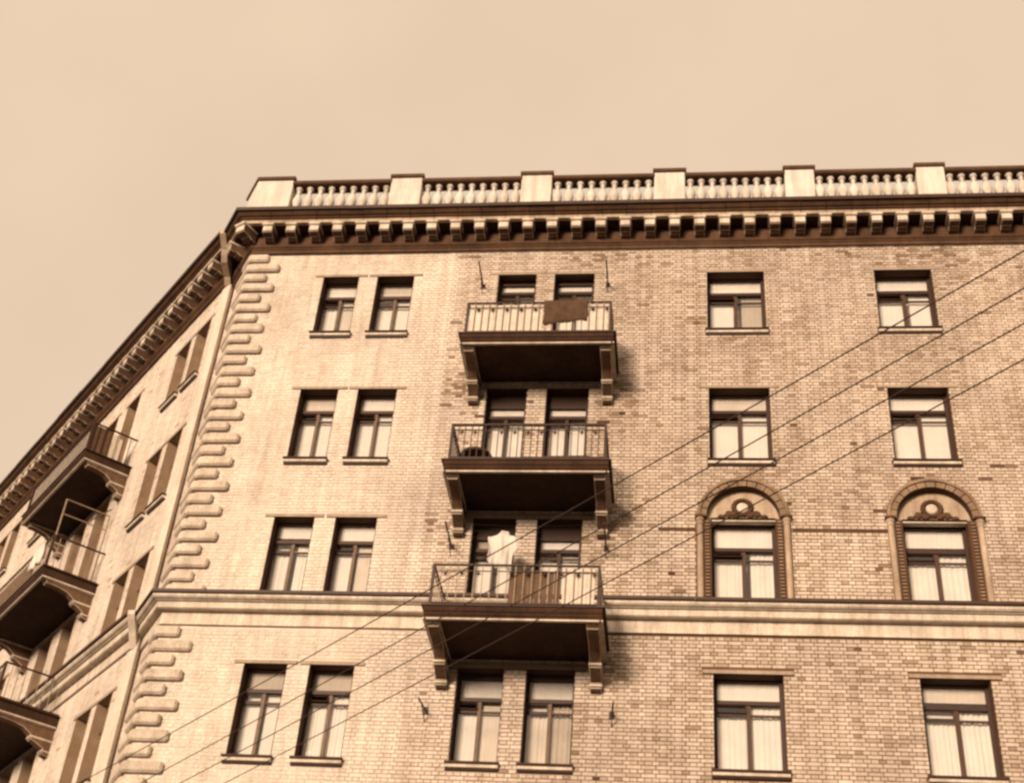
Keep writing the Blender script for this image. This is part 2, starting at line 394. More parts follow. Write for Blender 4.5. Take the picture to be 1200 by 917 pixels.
def brick_mesh(mb, tl, name):
    me = mb.mesh(name, 'brick', fix=False); at = me.attributes.new('tint', 'FLOAT', 'POINT'); at.data.foreach_set('value', tl); return me
bricks_F = lay(A.x, XR, obstacles_F(), 'F', ARCHX)
# the three hundred whole stretchers nearest the street are single bricks
def vis(b):
    x, z = (b[0]+b[1])/2, (b[2]+b[3])/2
    return (x-CAM.x)**2+CAM.y**2+(z-CAM.z)**2
cand = sorted([i for i, b in enumerate(bricks_F) if b[4] and 12.0 < b[2] < 13.9 and 6.9 < b[0] < 14.2 and not (6.4 < b[0] < 7.1 and b[2] > 12.8)], key=lambda i: vis(bricks_F[i]))[:300]
single = set(cand)
mb, tl = MB(), []
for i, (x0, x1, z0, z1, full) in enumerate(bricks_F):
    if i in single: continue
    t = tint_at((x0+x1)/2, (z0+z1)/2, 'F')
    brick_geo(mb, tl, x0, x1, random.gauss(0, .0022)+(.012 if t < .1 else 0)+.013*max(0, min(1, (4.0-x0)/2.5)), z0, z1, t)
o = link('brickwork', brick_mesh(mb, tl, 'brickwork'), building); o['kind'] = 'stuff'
variants = []
for k in range(14):
    mb, tl = MB(), []
    brick_geo(mb, tl, -.1255+random.uniform(0, .004), .1255-random.uniform(0, .004), random.gauss(0, .002), -.033+random.uniform(-.001, .002), .033-random.uniform(-.001, .002), [.36, .28, .42][k] if k < 3 else random.gauss(.51, .06))
    variants.append(brick_mesh(mb, tl, 'brick'))
for i in cand:
    x0, x1, z0, z1, _ = bricks_F[i]
    link('brick', random.choice(variants) if random.random() < .25 else random.choice(variants[3:]), building, T_(((x0+x1)/2, 0, (z0+z1)/2)))
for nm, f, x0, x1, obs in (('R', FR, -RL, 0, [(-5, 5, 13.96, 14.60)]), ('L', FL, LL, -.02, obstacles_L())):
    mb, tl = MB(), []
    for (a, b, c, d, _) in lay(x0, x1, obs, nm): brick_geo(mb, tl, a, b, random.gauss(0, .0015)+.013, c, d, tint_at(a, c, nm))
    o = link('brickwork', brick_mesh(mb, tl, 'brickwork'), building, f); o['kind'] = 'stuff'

# ------------------------------------------------------------------ quoin blocks wrapping the corner
def quoin(z0, h, lf, lr, p=.095):
    a = PHI1; n2 = (-math.sin(a), -math.cos(a)); d2 = (-math.cos(a), math.sin(a)); mx = -p*K1
    xs = [(lf, -p), (mx, -p), (d2[0]*lr+n2[0]*p, d2[1]*lr+n2[1]*p), (d2[0]*lr-n2[0]*.03, d2[1]*lr-n2[1]*.03), (0.02, .03), (lf, .03)]
    return MB().prism_z(xs, z0, z0+h)
z = 10.0; k = 0
qm = []
for (lf, lr) in ((.42, .50), (.68, .80), (.45, .58), (.72, .84)):
    qm.append(quoin(0, .225, lf, lr).mesh('quoin_block', 'quoin', bevel=.04))
while z < 23.6:
    if not (13.74 < z < 14.58): link('quoin_block', qm[k % 4], building, T_((A.x+random.uniform(-.012, .012), A.y+random.uniform(-.006, .012), z+random.uniform(-.006, .006))))
    z += .308; k += 1

# ------------------------------------------------------------------ profiles that run round the corner, cut into stones
def run(prof, name, ms, pitch, start=0, gap=.004, bevel=0, jit=.003):
    cache = {}
    for fr, x0, x1, k0, k1 in ((FF, A.x, XR, K1, 0), (FR, -RL, 0, -KR, -K1), (FL, LL, 0, 0, -KL)):
        # joints
        js = [x0]; x = x0+start if fr is not FR else x1
        while x < x1-pitch*.4:
            if x > x0+pitch*.4: js.append(x)
            x += pitch
        js.append(x1)
        for i in range(len(js)-1):
            a, b = js[i], js[i+1]; ka = k0 if i == 0 else 0; kb = k1 if i == len(js)-2 else 0
            L = round(b-a, 3); dy = random.uniform(-jit, jit)
            if ka == 0 and kb == 0:
                key = L
                if key not in cache: cache[key] = MB().prism(prof, gap/2, L-gap/2).mesh(name, ms, bevel=bevel)
                link(name, cache[key], building, fr @ T_((a, dy, random.uniform(-jit, jit)*.6)))
            else:
                build(MB().prism(prof, 0 if ka else gap/2, L if kb else L-gap/2, ka, kb), name, ms, building, fr @ T_((a, 0, 0)))
# belt course
run([(.03, 13.96), (-.04, 13.96), (-.04, 14.225), (.03, 14.225)], 'belt_fascia', 'stone', .93, .4)
run([(.03, 14.226), (-.17, 14.226), (-.20, 14.245), (-.20, 14.365), (-.17, 14.375), (.03, 14.375)], 'belt_stone', 'stone', .93, .6)
run([(.03, 14.376), (-.24, 14.376), (-.26, 14.395), (-.30, 14.40), (-.335, 14.43), (-.335, 14.495), (.03, 14.495)], 'belt_moulding', 'stone', .93, .2)
run([(.03, 14.496), (-.36, 14.496), (-.375, 14.485), (-.385, 14.49), (-.385, 14.555), (.03, 14.60)], 'belt_flashing', 'metal', 1.9, .9, jit=.004)
# main cornice
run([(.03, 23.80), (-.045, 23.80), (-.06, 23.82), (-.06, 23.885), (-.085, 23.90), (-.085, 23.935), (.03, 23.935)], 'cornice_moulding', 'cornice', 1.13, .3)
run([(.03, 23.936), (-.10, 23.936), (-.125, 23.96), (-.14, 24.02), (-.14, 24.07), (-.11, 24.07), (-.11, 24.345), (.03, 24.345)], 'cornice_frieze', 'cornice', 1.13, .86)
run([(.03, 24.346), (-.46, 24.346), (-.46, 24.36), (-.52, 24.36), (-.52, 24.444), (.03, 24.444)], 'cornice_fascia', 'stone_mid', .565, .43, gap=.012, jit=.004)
run([(.03, 24.332), (-.45, 24.332), (-.45, 24.345), (.03, 24.345)], 'cornice_shade_board', 'soffit', 1.13, .3)  # thin added board, shade between the modillions as dark colour
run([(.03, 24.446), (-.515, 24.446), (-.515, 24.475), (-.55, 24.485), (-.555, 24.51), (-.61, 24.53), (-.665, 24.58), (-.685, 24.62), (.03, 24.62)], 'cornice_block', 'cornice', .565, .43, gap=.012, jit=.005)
run([(.25, 24.622), (-.69, 24.622), (-.70, 24.60), (-.735, 24.60), (-.74, 24.69), (.25, 24.76)], 'cornice_flashing', 'metal', 1.7, .6, gap=-.01, jit=.006)
# the side wing's flush end where it steps forward: wall strip, and plates closing the ends of belt and cornice
build(MB().prism_z([(PX-.004, E_.y-.002), (PX+.19, 1.01), (PX+.19, 1.25), (PX+.002, B.y+.02), (PX-.1, B.y+.02), (PX-.1, E_.y+.11)], 0, 23.80), 'end_strip', 'brick_plain', building)
def plate(name, prof, ms):
    build(MB().prism([(E_.y-p/math.cos(TH) if p > -.5 else B.y+.05, z) for p, z in prof], PX+.001, PX+.15), name, ms, building)
plate('cornice_end_plate', [(-1, 23.80), (.045, 23.80), (.14, 23.96), (.40, 24.09), (.52, 24.36), (.745, 24.59), (.745, 24.70), (-1, 24.76)], 'stone_mid')
plate('belt_end_plate', [(-1, 13.955), (.045, 13.955), (.205, 14.22), (.34, 14.40), (.39, 14.48), (.39, 14.565), (-1, 14.61)], 'brick_plain')
# modillions
def modillion():
    mb = MB(); side = [(0.0, 24.02), (-.12, 24.03), (-.20, 24.08), (-.30, 24.075), (-.385, 24.09), (-.40, 24.12), (-.40, 24.275), (.0, 24.275)]
    mb.prism(side, -.115, .115, mi=1); mb.box(-.112, .112, -.409, -.38, 24.115, 24.268)  # dark body, pale front plate: shade and light put into the materials
    mb.prism([(0, 24.278), (-.425, 24.278), (-.45, 24.30), (-.45, 24.346), (0, 24.346)], -.14, .14)
    return mb
mod_me = modillion().mesh('modillion', ['stone', 'cornice'], bevel=.008)
i = 0
while -1.44+.565*i < XR-.3:
    link('modillion', mod_me, building, T_((-1.44+.565*i, -.11, 0))); i += 1
x = .02
while x > LL+.3:
    link('modillion', mod_me, building, FL @ T_((x, -.11, 0))); x -= .565
for x in (-.55,): link('modillion', mod_me, building, FR @ T_((x, -.11, 0)))
half = Matrix.Rotation(-PHI1/2, 4, 'Z')
link('modillion', mod_me, building, T_((A.x, 0, 0)) @ half @ Matrix.Diagonal((1.15, 1.1, 1, 1)) @ T_((0, -.13, 0)))

# ------------------------------------------------------------------ roof balustrade
PY0, PY1 = -.35, -.03
PED = [(1.32, 2.08), (4.51, 5.24), (7.68, 8.40), (10.72, 11.40), (13.72, 14.36), (16.75, 17.4)]
def pedestal(x0, x1):
    mb = MB(); mb.box(x0, x1, PY0, PY1, 24.66, 25.97)
    return mb
for a, b in PED:
    L = b-a
    p = build(pedestal(-L/2, L/2), 'pedestal', 'plaster', building, T_(((a+b)/2, 0, 0)), bevel=.012)
    build(MB().box(-L/2-.035, L/2+.035, PY0-.045, PY1+.045, 25.972, 26.08), 'coping', 'cornice', p, bevel=.012)
# corner pedestal follows the turn of the wall
def bent(off0, off1, lf, lr):
    a = PHI1; n2 = (-math.sin(a), -math.cos(a)); d2 = (-math.cos(a), math.sin(a))
    return [(lf, -off0), (-off0*K1, -off0), (d2[0]*lr+n2[0]*off0, d2[1]*lr+n2[1]*off0), (d2[0]*lr+n2[0]*off1, d2[1]*lr+n2[1]*off1), (-off1*K1, -off1), (lf, -off1)]
p = build(MB().prism_z(bent(.35, .03, .71, .62), 24.66, 25.97), 'pedestal', 'plaster', building, T_((A.x, 0, 0)), bevel=.012)
build(MB().prism_z(bent(.395, -.015, .745, .655), 25.972, 26.08), 'coping', 'cornice', p, bevel=.012)
bal_prof = [(r_*1.12, z_) for r_, z_ in [(.075, 0), (.075, .06), (.05, .075), (.04, .10), (.062, .17), (.098, .27), (.108, .34), (.095, .42), (.06, .52), (.036, .59), (.034, .62), (.055, .64), (.055, .665), (.036, .68), (.034, .71), (.07, .735), (.075, .74), (.075, .80)]]
bal_me = MB().lathe(bal_prof, 12).mesh('baluster', 'plaster', smooth=True)
edges = [(A.x+.71, PED[0][0])]+[(PED[i][1], PED[i+1][0]) for i in range(len(PED)-1)]+[(PED[-1][1], XR)]
for a, b in edges:
    build(MB().box(a-.01, b+.01, PY0+.04, PY1-.04, 24.66, 25.02), 'balustrade_plinth', 'plaster', building, bevel=.01)
    build(MB().prism([(PY0+.0, 25.82), (PY0-.03, 25.84), (PY0-.03, 25.92), (PY0, 25.945), (PY1, 25.945), (PY1+.03, 25.92), (PY1+.03, 25.84), (PY1, 25.82)], a-.005, b+.005), 'balustrade_rail', 'cornice', building)
    nb = round((b-a)/.272)
    for k in range(nb): link('baluster', bal_me, building, T_((a+(k+.5)*(b-a)/nb, (PY0+PY1)/2, 25.02)) @ Matrix.Rotation(random.uniform(0, 1), 4, 'Z'))

# ------------------------------------------------------------------ windows and doors
def pane_mesh(w, h): return MB().add([(-w/2, 0, 0), (w/2, 0, 0), (w/2, 0, h), (-w/2, 0, h)], [(0, 1, 2, 3)]).mesh('pane', 'glass', fix=False)
_pc = {}
def pane(x0, x1, z0, z1, y, par, rx=0):
    key = (round(x1-x0, 2), round(z1-z0, 2))
    if key not in _pc: _pc[key] = pane_mesh(x1-x0, z1-z0)
    return link('pane', _pc[key], par, T_(((x0+x1)/2, y, z0)) @ Matrix.Rotation(rx, 4, 'X') @ Matrix.Rotation(random.uniform(-.03, .03), 4, 'Z') @ Matrix.Rotation(random.uniform(-.015, .015), 4, 'X'))
def curtain(x0, x1, z0, z1, y, par, ms, amp=.004):
    mb = MB(); n = max(10, int((x1-x0)/.022)); ph = random.uniform(0, 6); fr = random.uniform(55, 85)
    vs = []
    for z in (z0, (z0+z1)/2, z1):
        for i in range(n+1):
            x = x0+(x1-x0)*i/n; vs.append((x, y+amp*math.sin(x*fr+ph)+amp*.6*math.sin(x*fr*.37+ph*2+z), z))
    fs = [(j*(n+1)+i, j*(n+1)+i+1, (j+1)*(n+1)+i+1, (j+1)*(n+1)+i) for j in range(2) for i in range(n)]
    mb.add(vs, fs); return build(mb, 'curtain', ms, par, fix=False, smooth=True)
def window(o, fr, side):
    w, h = o['x1']-o['x0'], o['z1']-o['z0']; y0, y1 = REV, REV+.07; kind = o['kind']
    base = fr @ T_(((o['x0']+o['x1'])/2, 0, o['z0'])); hw = w/2
    door = kind == 'door'; wide = w > 1.1
    fm = 'frame' if (wide or door or o['r'] == 4) else 'frame_mid'
    st = .065 if (wide or door) else .04
    head = .34 if (door and o['r'] > 1) else (.10 if o['c'] in (3, 4) else .035)
    tz = h-head-(.38 if not door else .22); tb = .075           # transom bar
    if kind == 'arch': head, tz = .06, h-.54
    vz = tz-(.27 if not door else .2)                            # vent bar
    mb = MB()
    mb.box(-hw, -hw+st, y0, y1, 0, h); mb.box(hw-st, hw, y0, y1, 0, h)
    mb.box(-hw+st, hw-st, y0, y1, h-head, h); mb.box(-hw+st, hw-st, y0, y1, 0, .07)
    mb.box(-hw+st, hw-st, y0-.02, y1-.002, tz-tb, tz)
    win = build(mb, 'door' if door else 'window', fm, building, base)
    mw = .04 if wide else .032
    mf = 'frame_mid' if wide or door else 'frame_pale'
    build(MB().box(-mw, mw, y0+.005, y1-.004, .07, tz-tb), 'mullion', mf if not door else 'frame', win)
    build(MB().box(mw, hw-st, y0+.015, y1-.015, vz-.018, vz+.018), 'glazing_bar', 'frame_mid', win)
    build(MB().box(-hw+st, -mw, y0+.01, y1-.01, vz-.022, vz+.022), 'glazing_bar', 'frame', win)
    yp = y0+.035
    pane(-hw+st, hw-st, tz, h-head, yp, win)
    pane(mw, hw-st, .07, vz-.018, yp, win); pane(mw, hw-st, vz+.018, tz-tb, yp, win)
    pane(-hw+st, -mw, .07, vz-.022, yp, win)
    if door: 
        zc = .95
        build(MB().box(mw, hw-st, y0+.006, y1-.006, zc-.03, zc+.03).box(-hw+st, -mw, y0+.006, y1-.006, zc-.03, zc+.03), 'lock_rail', 'frame', win)
    # the small vent sash, hinged below its head and often left ajar
    a = random.choice((0, .25, .45, .6)) if not door else .15
    vw, vh = (-mw)-(-hw+st), (tz-tb)-(vz+.022); b_ = .022
    sm = MB().box(0, vw, 0, .03, -b_, 0).box(0, vw, 0, .03, -vh, -vh+b_).box(0, b_, 0, .03, -vh+b_, -b_).box(vw-b_, vw, 0, .03, -vh+b_, -b_)
    vs = build(sm, 'vent_sash', 'frame', win, T_((-hw+st, yp-.02, tz-tb)) @ Matrix.Rotation(-a, 4, 'X'))
    pane(-hw+st+b_, -mw-b_, 0, vh-2*b_, 0, win).matrix_local = T_((-hw+st, yp-.02, tz-tb)) @ Matrix.Rotation(-a, 4, 'X') @ T_((vw/2, .015, -vh+b_))
    # curtains inside
    yc = y1+.012; ms = 'curtain'
    u = random.random()
    lm = 'curtain_grey' if u < .10 else ('curtain_warm' if u < .25 else ms)
    rm = random.choice(('curtain',)*7+('curtain_warm', 'curtain_grey'))
    gl, gr = (random.choice((0, 0, 0, 0, .05, .10))*(w/1.25) for _ in range(2))
    amp = random.choice((.003, .004, .009, .014))
    curtain(mw-.01+gr, hw, .0, tz-.02, yc+.035, win, rm, amp)
    curtain(-hw, mw-.02-gl*.7, .0, vz+.02, yc+.035, win, lm, amp)
    curtain(-hw, hw, random.choice((tz-.05, tz-.05, tz+.10)) if not door else tz-.05, h, yc, win, random.choice(('curtain',)*6+('curtain_warm', 'curtain_grey')), .003)
    if gl+gr > .08: build(MB().box(-hw+.02, hw-.02, yc+.30, yc+.31, .0, tz-.02), 'blind', 'curtain_grey', win)
    if a < .2: curtain(-hw, mw-.02, vz-.02, tz, yc+.06, win, ms, .003)
    # sill, flashing and lintel
    if kind == 'window' and o['r'] != 3:
        build(MB().box(-hw-.045, hw+.045, -.075, .05, -.118, -.045), 'sill', 'stone', win, bevel=.006)
        build(MB().prism([(REV, .004), (-.10, -.012), (-.115, -.055), (-.10, -.055), (-.09, -.04), (REV, -.03)], -hw-.06, hw+.06).prism([(.03, -.155), (-.03, -.155), (-.045, -.12), (.03, -.12)], -hw-.045, hw+.045), 'sill_flashing_shade', 'metal', win)  # lower prism is an added dark strip for the shade under the sill
    if kind != 'arch':
        e = .2 if side == 'F' else .16
        build(MB().box(-hw-e+.004, hw+e-.004, -.007, .03, h+.002, h+.072), 'lintel', 'lintel', win)
    return win
for o in OPEN_F: window(o, FF, 'F')
for o in OPEN_L: window(o, FL, 'L')

# ------------------------------------------------------------------ arched surrounds on the belt course
def ring(mb, x, zc, r0, r1, y0, y1, N=28, a0=0, a1=math.pi, mi=0):
    for k in range(N):
        vs = []
        for q in (k, k+1):
            t = a0+(a1-a0)*q/N
            for r in (r0, r1):
                for y in (y0, y1): vs.append((x+r*math.cos(t), y, zc+r*math.sin(t)))
        mb.add(vs, [(0, 1, 3, 2), (4, 6, 7, 5), (0, 4, 5, 1), (2, 3, 7, 6), (0, 2, 6, 4), (1, 5, 7, 3)], mi)
for ax in ARCHX:
    sur = MB(); zc = 16.54
    for k in range(13):                                     # archivolt of wedge stones
        ring(sur, 0, zc, .722, .845, -.06, .03, 2, math.pi*k/13+.012, math.pi*(k+1)/13-.012)
    ring(sur, 0, zc, .845, .905, -.095, .03, 28)
    base = build(sur, 'arch_surround', 'arch_stone', building, T_((ax, 0, 0)))
    for sg in (-1, 1):
        s = MB(); cx = sg*.845
        s.lathe([(.072, 14.60), (.072, 14.70), (.062, 14.72), (.060, 16.36), (.072, 16.37), (.072, 16.41), (.060, 16.42), (.085, 16.47), (.09, 16.53)], 14, (cx, -.02, 0))
        build(s, 'colonnette', 'stone_mid', base, smooth=False)
        build(MB().box(cx-.105, cx+.105, -.125, .03, 16.505, 16.56), 'impost', 'cornice', base, bevel=.006)
        d = MB(); xin = sg*.63
        d.box(min(xin, xin+sg*.145), max(xin, xin+sg*.145), .0, .03, 14.60, 16.50)
        build(d, 'dentil_backing', 'reveal', base)
        dm = MB().box(-.042, .042, -.035, .0, 0, .042).mesh('dentil', 'arch_stone', bevel=.006)
        z = 14.62
        while z < 16.47:
            link('dentil', dm, base, T_((sg*.705, .001, z))); z += .075
    # tympanum with a wreathed medallion and leaf scrolls
    N = 24; vs = [(.72*math.cos(math.pi*k/N), zc+.72*math.sin(math.pi*k/N)) for k in range(N+1)]
    build(MB().prism_x(vs, .145, .20), 'tympanum', 'stone_mid', base)
    build(MB().box(-.63, .63, .06, .20, 16.50, 16.56), 'tympanum_ledge', 'stone', base)
    md = MB(); ringz = 16.86
    for k in range(18):
        t = 2*math.pi*k/18
        md.lathe([(.014, -.045), (.048, -.026), (.06, 0), (.048, .026), (.014, .045)], 7, (.172*math.cos(t), .125, ringz+.172*math.sin(t)))
    build(md, 'wreath', 'cornice', base, smooth=True)
    dd = MB(); 
    vs = [(.115*math.cos(2*math.pi*k/20), ringz+.115*math.sin(2*math.pi*k/20)) for k in range(20)]
    dd.prism_x(vs, .105, .15); build(dd, 'medallion', 'stone', base, bevel=.02)
    for sg in (-1, 1):
        sc = MB()
        pts = [(sg*(.10+.32*t), .135, 16.63+.11*math.sin(t*3.0)*(1-.5*t)) for t in [q/8 for q in range(9)]]
        sc.tube(pts, [.07, .066, .06, .056, .05, .044, .036, .028, .014], 7)
        pts = [(sg*(.27+.055*math.cos(t)), .125, 16.71+.045*math.sin(t)) for t in [q*.7 for q in range(9)]]
        sc.tube(pts, .032, 6)
        pts = [(sg*(.43+.045*math.cos(t)), .13, 16.635+.035*math.sin(t)) for t in [q*.7 for q in range(9)]]
        sc.tube(pts, .028, 6)
        build(sc, 'leaf_scroll', 'cornice', base, smooth=True)

# ------------------------------------------------------------------ balconies
def bracket_mesh(d):
    # console profile (y, z) measured from the slab's soffit
    pr = [(.0, 0), (-d+.13, 0), (-d+.13, -.10), (-d+.19, -.115), (-d+.26, -.105), (-d*.62, -.125), (-d*.47, -.17), (-d*.36, -.26), (-d*.33, -.30), (-d*.33, -.37), (-d*.27, -.40), (-d*.20, -.44), (-.15, -.50), (-.16, -.53), (-.16, -.60), (-.10, -.635), (0, -.65)]
    mb = MB().prism(pr, -.105, .105, mi=1)
    mb.prism([(0, -.001), (-d+.09, -.001), (-d+.09, -.045), (0, -.045)], -.125, .125)
    mb.prism([(-.0, -.292), (-d*.35, -.292), (-d*.35, -.335), (0, -.335)], -.12, .12)
    mb.prism([(-.0, -.535), (-.185, -.535), (-.185, -.57), (0, -.57)], -.12, .12)
    return mb
def bar_mesh(h, name, ms): return MB().box(-.0085, .0085, -.0085, .0085, 0, h).mesh(name, ms)
def balcony(fr, k, x0, x1, d, ms_bar='iron', step=.14, orn=True):
    zs = TOP-FH*k+.18; zt = zs+.22
    base = fr @ T_(((x0+x1)/2, 0, zs)); hw = (x1-x0)/2
    mb = MB().prism([(.02, 0), (-d, 0), (-d, .045), (-d-.02, .06), (-d-.02, .10), (-d-.05, .13), (-d-.05, .22), (.02, .22)], -hw, hw)
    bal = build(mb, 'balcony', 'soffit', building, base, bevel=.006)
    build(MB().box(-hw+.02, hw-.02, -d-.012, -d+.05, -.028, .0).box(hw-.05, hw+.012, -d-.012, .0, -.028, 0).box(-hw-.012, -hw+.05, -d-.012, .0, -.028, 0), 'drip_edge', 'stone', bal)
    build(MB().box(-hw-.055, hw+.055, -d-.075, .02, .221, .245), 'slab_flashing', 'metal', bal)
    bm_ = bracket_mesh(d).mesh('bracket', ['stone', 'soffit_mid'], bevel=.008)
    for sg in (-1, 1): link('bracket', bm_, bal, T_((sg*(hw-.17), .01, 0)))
    rh = .89; r0 = .225; yf = -d+.01; rx = hw-.085
    def rail(name, z0, z1, t=.018):
        build(MB().box(-rx-t, rx+t, yf-t, yf+t, z0, z1).box(-rx-t, -rx+t, yf+t, .02, z0, z1).box(rx-t, rx+t, yf+t, .02, z0, z1), name, 'iron', bal)
    rail('top_rail', r0+rh-.03, r0+rh, .022); rail('bottom_rail', r0+.075, r0+.10, .014); rail('ornament_rail', r0+rh-.15, r0+rh-.135, .009) if orn else None
    for sg in (-1, 1):
        build(MB().box(sg*rx-.024, sg*rx+.024, yf-.024, yf+.024, r0-.01, r0+rh), 'post', 'iron', bal)
    b_me = bar_mesh(rh-.13, 'bar', ms_bar)
    n = round(2*rx/step)
    for i in range(1, n):
        link('bar', b_me, bal, T_((-rx+2*rx*i/n, yf, r0+.10)))
    ns = max(3, round((-yf)/step))
    for sg in (-1, 1):
        for i in range(1, ns): link('bar', b_me, bal, T_((sg*rx, yf*(1-i/ns), r0+.10)))
    if orn:
        om = MB(); om.lathe([(.006, -.03), (.03, -.012), (.03, .012), (.006, .03)], 8)
        for a in range(4):
            t = a*math.pi/2+.78
            om.tube([(math.cos(t)*.01, 0, math.sin(t)*.01), (math.cos(t+.3)*.045, 0, math.sin(t+.3)*.045), (math.cos(t+.9)*.062, 0, math.sin(t+.9)*.062)], .006, 5)
        om = om.mesh('rosette', 'iron', smooth=True)
        q = 0
        for i in range(1, n, 2):
            link('rosette', om, bal, T_((-rx+2*rx*(i+.5)/n if i+.5 < n else 0, yf-.006, r0+rh-.20)))
    return bal, yf, rx, r0, rh
DEP = {1: 1.34, 2: 1.45, 3: 1.62}
BF = {}
for k in (1, 2, 3):
    BF[k] = balcony(FF, k, 3.70, 6.92, DEP[k], 'iron_pale' if k != 2 else 'iron', .150 if k != 2 else .135)
BLc = {}
for k in (1, 2, 3):
    BLc[k] = balcony(FL, k, -7.71, -3.52, DEP[k]-.18, 'iron_pale' if k > 1 else 'iron', .16, False)

def infill(bal, x0, x1, z0, z1, y, ms, step=.12, lean=0):
    i = 0; x = x0
    while x < x1-.03:
        build(MB().box(x+.004, min(x+step, x1)-.004, y, y+.018, z0+random.uniform(0, .012), z1+random.uniform(-.012, .012)), 'infill_board', ms, bal); x += step
bal, yf, rx, r0, rh = BF[1]
infill(bal, 3.82-5.31, 5.40-5.31, .27, r0+rh-.05, yf+.035, 'board_pale', .265)
infill(bal, 6.38-5.31, 6.79-5.31, .27, r0+rh-.05, yf+.035, 'board_pale', .2)
bal, yf, rx, r0, rh = BF[3]
ox = (3.70+6.92)/2
infill(bal, 5.19-ox, 6.14-ox, .30, r0+rh-.10, yf+.03, 'board_dark', .118)
infill(bal, 6.17-ox, 6.76-ox, .29, r0+rh-.045, yf+.03, 'board_pale', .148)
bal, yf, rx, r0, rh = BLc[1]
build(MB().box(rx-.035, rx-.02, yf+.03, yf+.52, .30, r0+rh-.05), 'infill_board', 'board_dark', bal)
build(MB().box(rx-.035, rx-.02, yf+.56, yf+.66, .32, r0+rh-.10), 'infill_board', 'board_pale', bal)
build(MB().box(rx-.035, rx-.02, yf+.70, yf+.80, .32, r0+rh-.16), 'infill_board', 'board_pale', bal)
infill(bal, -rx+.02, rx-.02, .30, r0+rh-.08, yf+.03, 'board_pale', .35)
bal, yf, rx, r0, rh = BLc[2]
infill(bal, -rx+.02, rx-1.2, .30, r0+rh-.1, yf+.03, 'board_dark', .3)
bal, yf, rx, r0, rh = BLc[3]
infill(bal, -rx+.02, rx-.3, .30, r0+rh-.1, yf+.03, 'board_dark', .3)

# ------------------------------------------------------------------ clothes lines on iron arms, laundry and balcony clutter
def clothesline(xa, xb, z, reach, label, tilt=0.0, n=3, slant=0.0):
    t = thing('clothesline', label, 'clothesline', ((xa+xb)/2, 0, z))
    h = (xb-xa)/2
    for sg in (-1, 1):
        am = MB().tube([(0, .03, 0), (slant*.5*sg, -reach*.5, tilt*.5), (slant*sg, -reach, tilt)], .018, 6).box(-.05, .05, -.012, .025, -.07, .07).tube([(0, .0, -.22), (slant*.6*sg, -reach*.6, tilt*.6)], .010, 5)
        build(am, 'arm', 'iron', t, T_((sg*h, 0, 0)))
    for i in range(n):
        y = -reach*(.45+.5*i/max(1, n-1))
        pts = [(-h+2*h*q/12, y, tilt*(-y/reach)-.05*(1-((q-6)/6)**2)) for q in range(13)]
        build(MB().tube(pts, .0028, 5), 'line', 'wire', t)
    return t
clothesline(3.80, 6.66, 22.72, .85, 'clothesline on iron arms above the topmost front balcony')
clothesline(3.76, 6.84, 15.80, .95, 'clothesline on iron arms holding white laundry above the board-clad balcony')
clothesline(3.62, 7.05, 12.30, .55, 'clothesline on slanted iron arms under the board-clad balcony', slant=.05)
# white shirt on the line
def shirt():
    hw, hh = .27, 1.0
    prof = [(-.10, .0, .0), (-.30, -.06, 0), (-.29, -.24, 0), (-.24, -.46, 0), (-.285, -.60, 0), (-.20, -.72, 0), (-.05, -.80, 0), (.10, -.84, 0), (.19, -.74, 0), (.20, -.5, 0), (.30, -.40, 0), (.30, -.10, 0), (.22, -.07, 0), (.12, -.01, 0), (.07, .10, 0), (-.06, .11, 0)]
    bm = bmesh.new(); vs = [bm.verts.new((x, 0, z)) for x, z, _ in prof]; f = bm.faces.new(vs)
    bmesh.ops.triangulate(bm, faces=[f]); bmesh.ops.subdivide_edges(bm, edges=bm.edges[:], cuts=4, use_grid_fill=True); bmesh.ops.smooth_vert(bm, verts=bm.verts[:], factor=.5, use_axis_x=True, use_axis_y=True, use_axis_z=True)
    for v in bm.verts: v.co.y = (.055*math.sin(v.co.x*22+v.co.z*2.5)+.02*math.sin(v.co.x*47+1))*min(1, .25-v.co.z*1.6)+.03*math.sin(v.co.z*7); v.co.x += .015*math.sin(v.co.z*13)
    r = bmesh.ops.solidify(bm, geom=bm.faces[:], thickness=.012)
    me = bpy.data.meshes.new('white_shirt'); bm.to_mesh(me); bm.free(); me.materials.append(M['cloth'])
    me.polygons.foreach_set('use_smooth', [True]*len(me.polygons))
    return link('white_shirt', me, None, T_((4.90, -.70, 15.70)))
tag(shirt(), 'white washing hung on the line above the board-clad balcony', 'laundry')
# folded cloths over railings
def drape(name, ms, x0, x1, y, z, down_f, down_b, label, cat, mtx=None, axis='x'):
    mb = MB(); n = 18; prof = [(-.035, -down_f)]+[(-.035-.008*math.sin(q), -down_f+q*down_f/6) for q in range(1, 6)]+[(-.035, 0), (-.02, .022), (.02, .022), (.035, 0), (.035, -down_b*.5), (.04, -down_b)]
    vs = []
    for i in range(n+1):
        x = x0+(x1-x0)*i/n
        for j, (py, pz) in enumerate(prof):
            wv = (.028*math.sin(x*15+j*.25)+.012*math.sin(x*37+j*.7))*(min(1, -pz*3) if pz < -.02 else .1)
            vs.append((x+.008*math.sin(pz*14), y+py+(wv if py < 0 else -wv), z+pz+(.045*math.sin(x*4.1+1)+.012*math.sin(x*17))*(1-j/6 if j < 6 else 0)))
    m_ = len(prof)
    fs = [(i*m_+j, (i+1)*m_+j, (i+1)*m_+j+1, i*m_+j+1) for i in range(n) for j in range(m_-1)]
    o = build(mb.add(vs, fs), name, ms, None, mtx, fix=False, smooth=True)
    md = o.modifiers.new('thick', 'SOLIDIFY'); md.thickness = .008; md.offset = 1
    return tag(o, label, cat)
zr1 = TOP-FH+.18+.225+.89
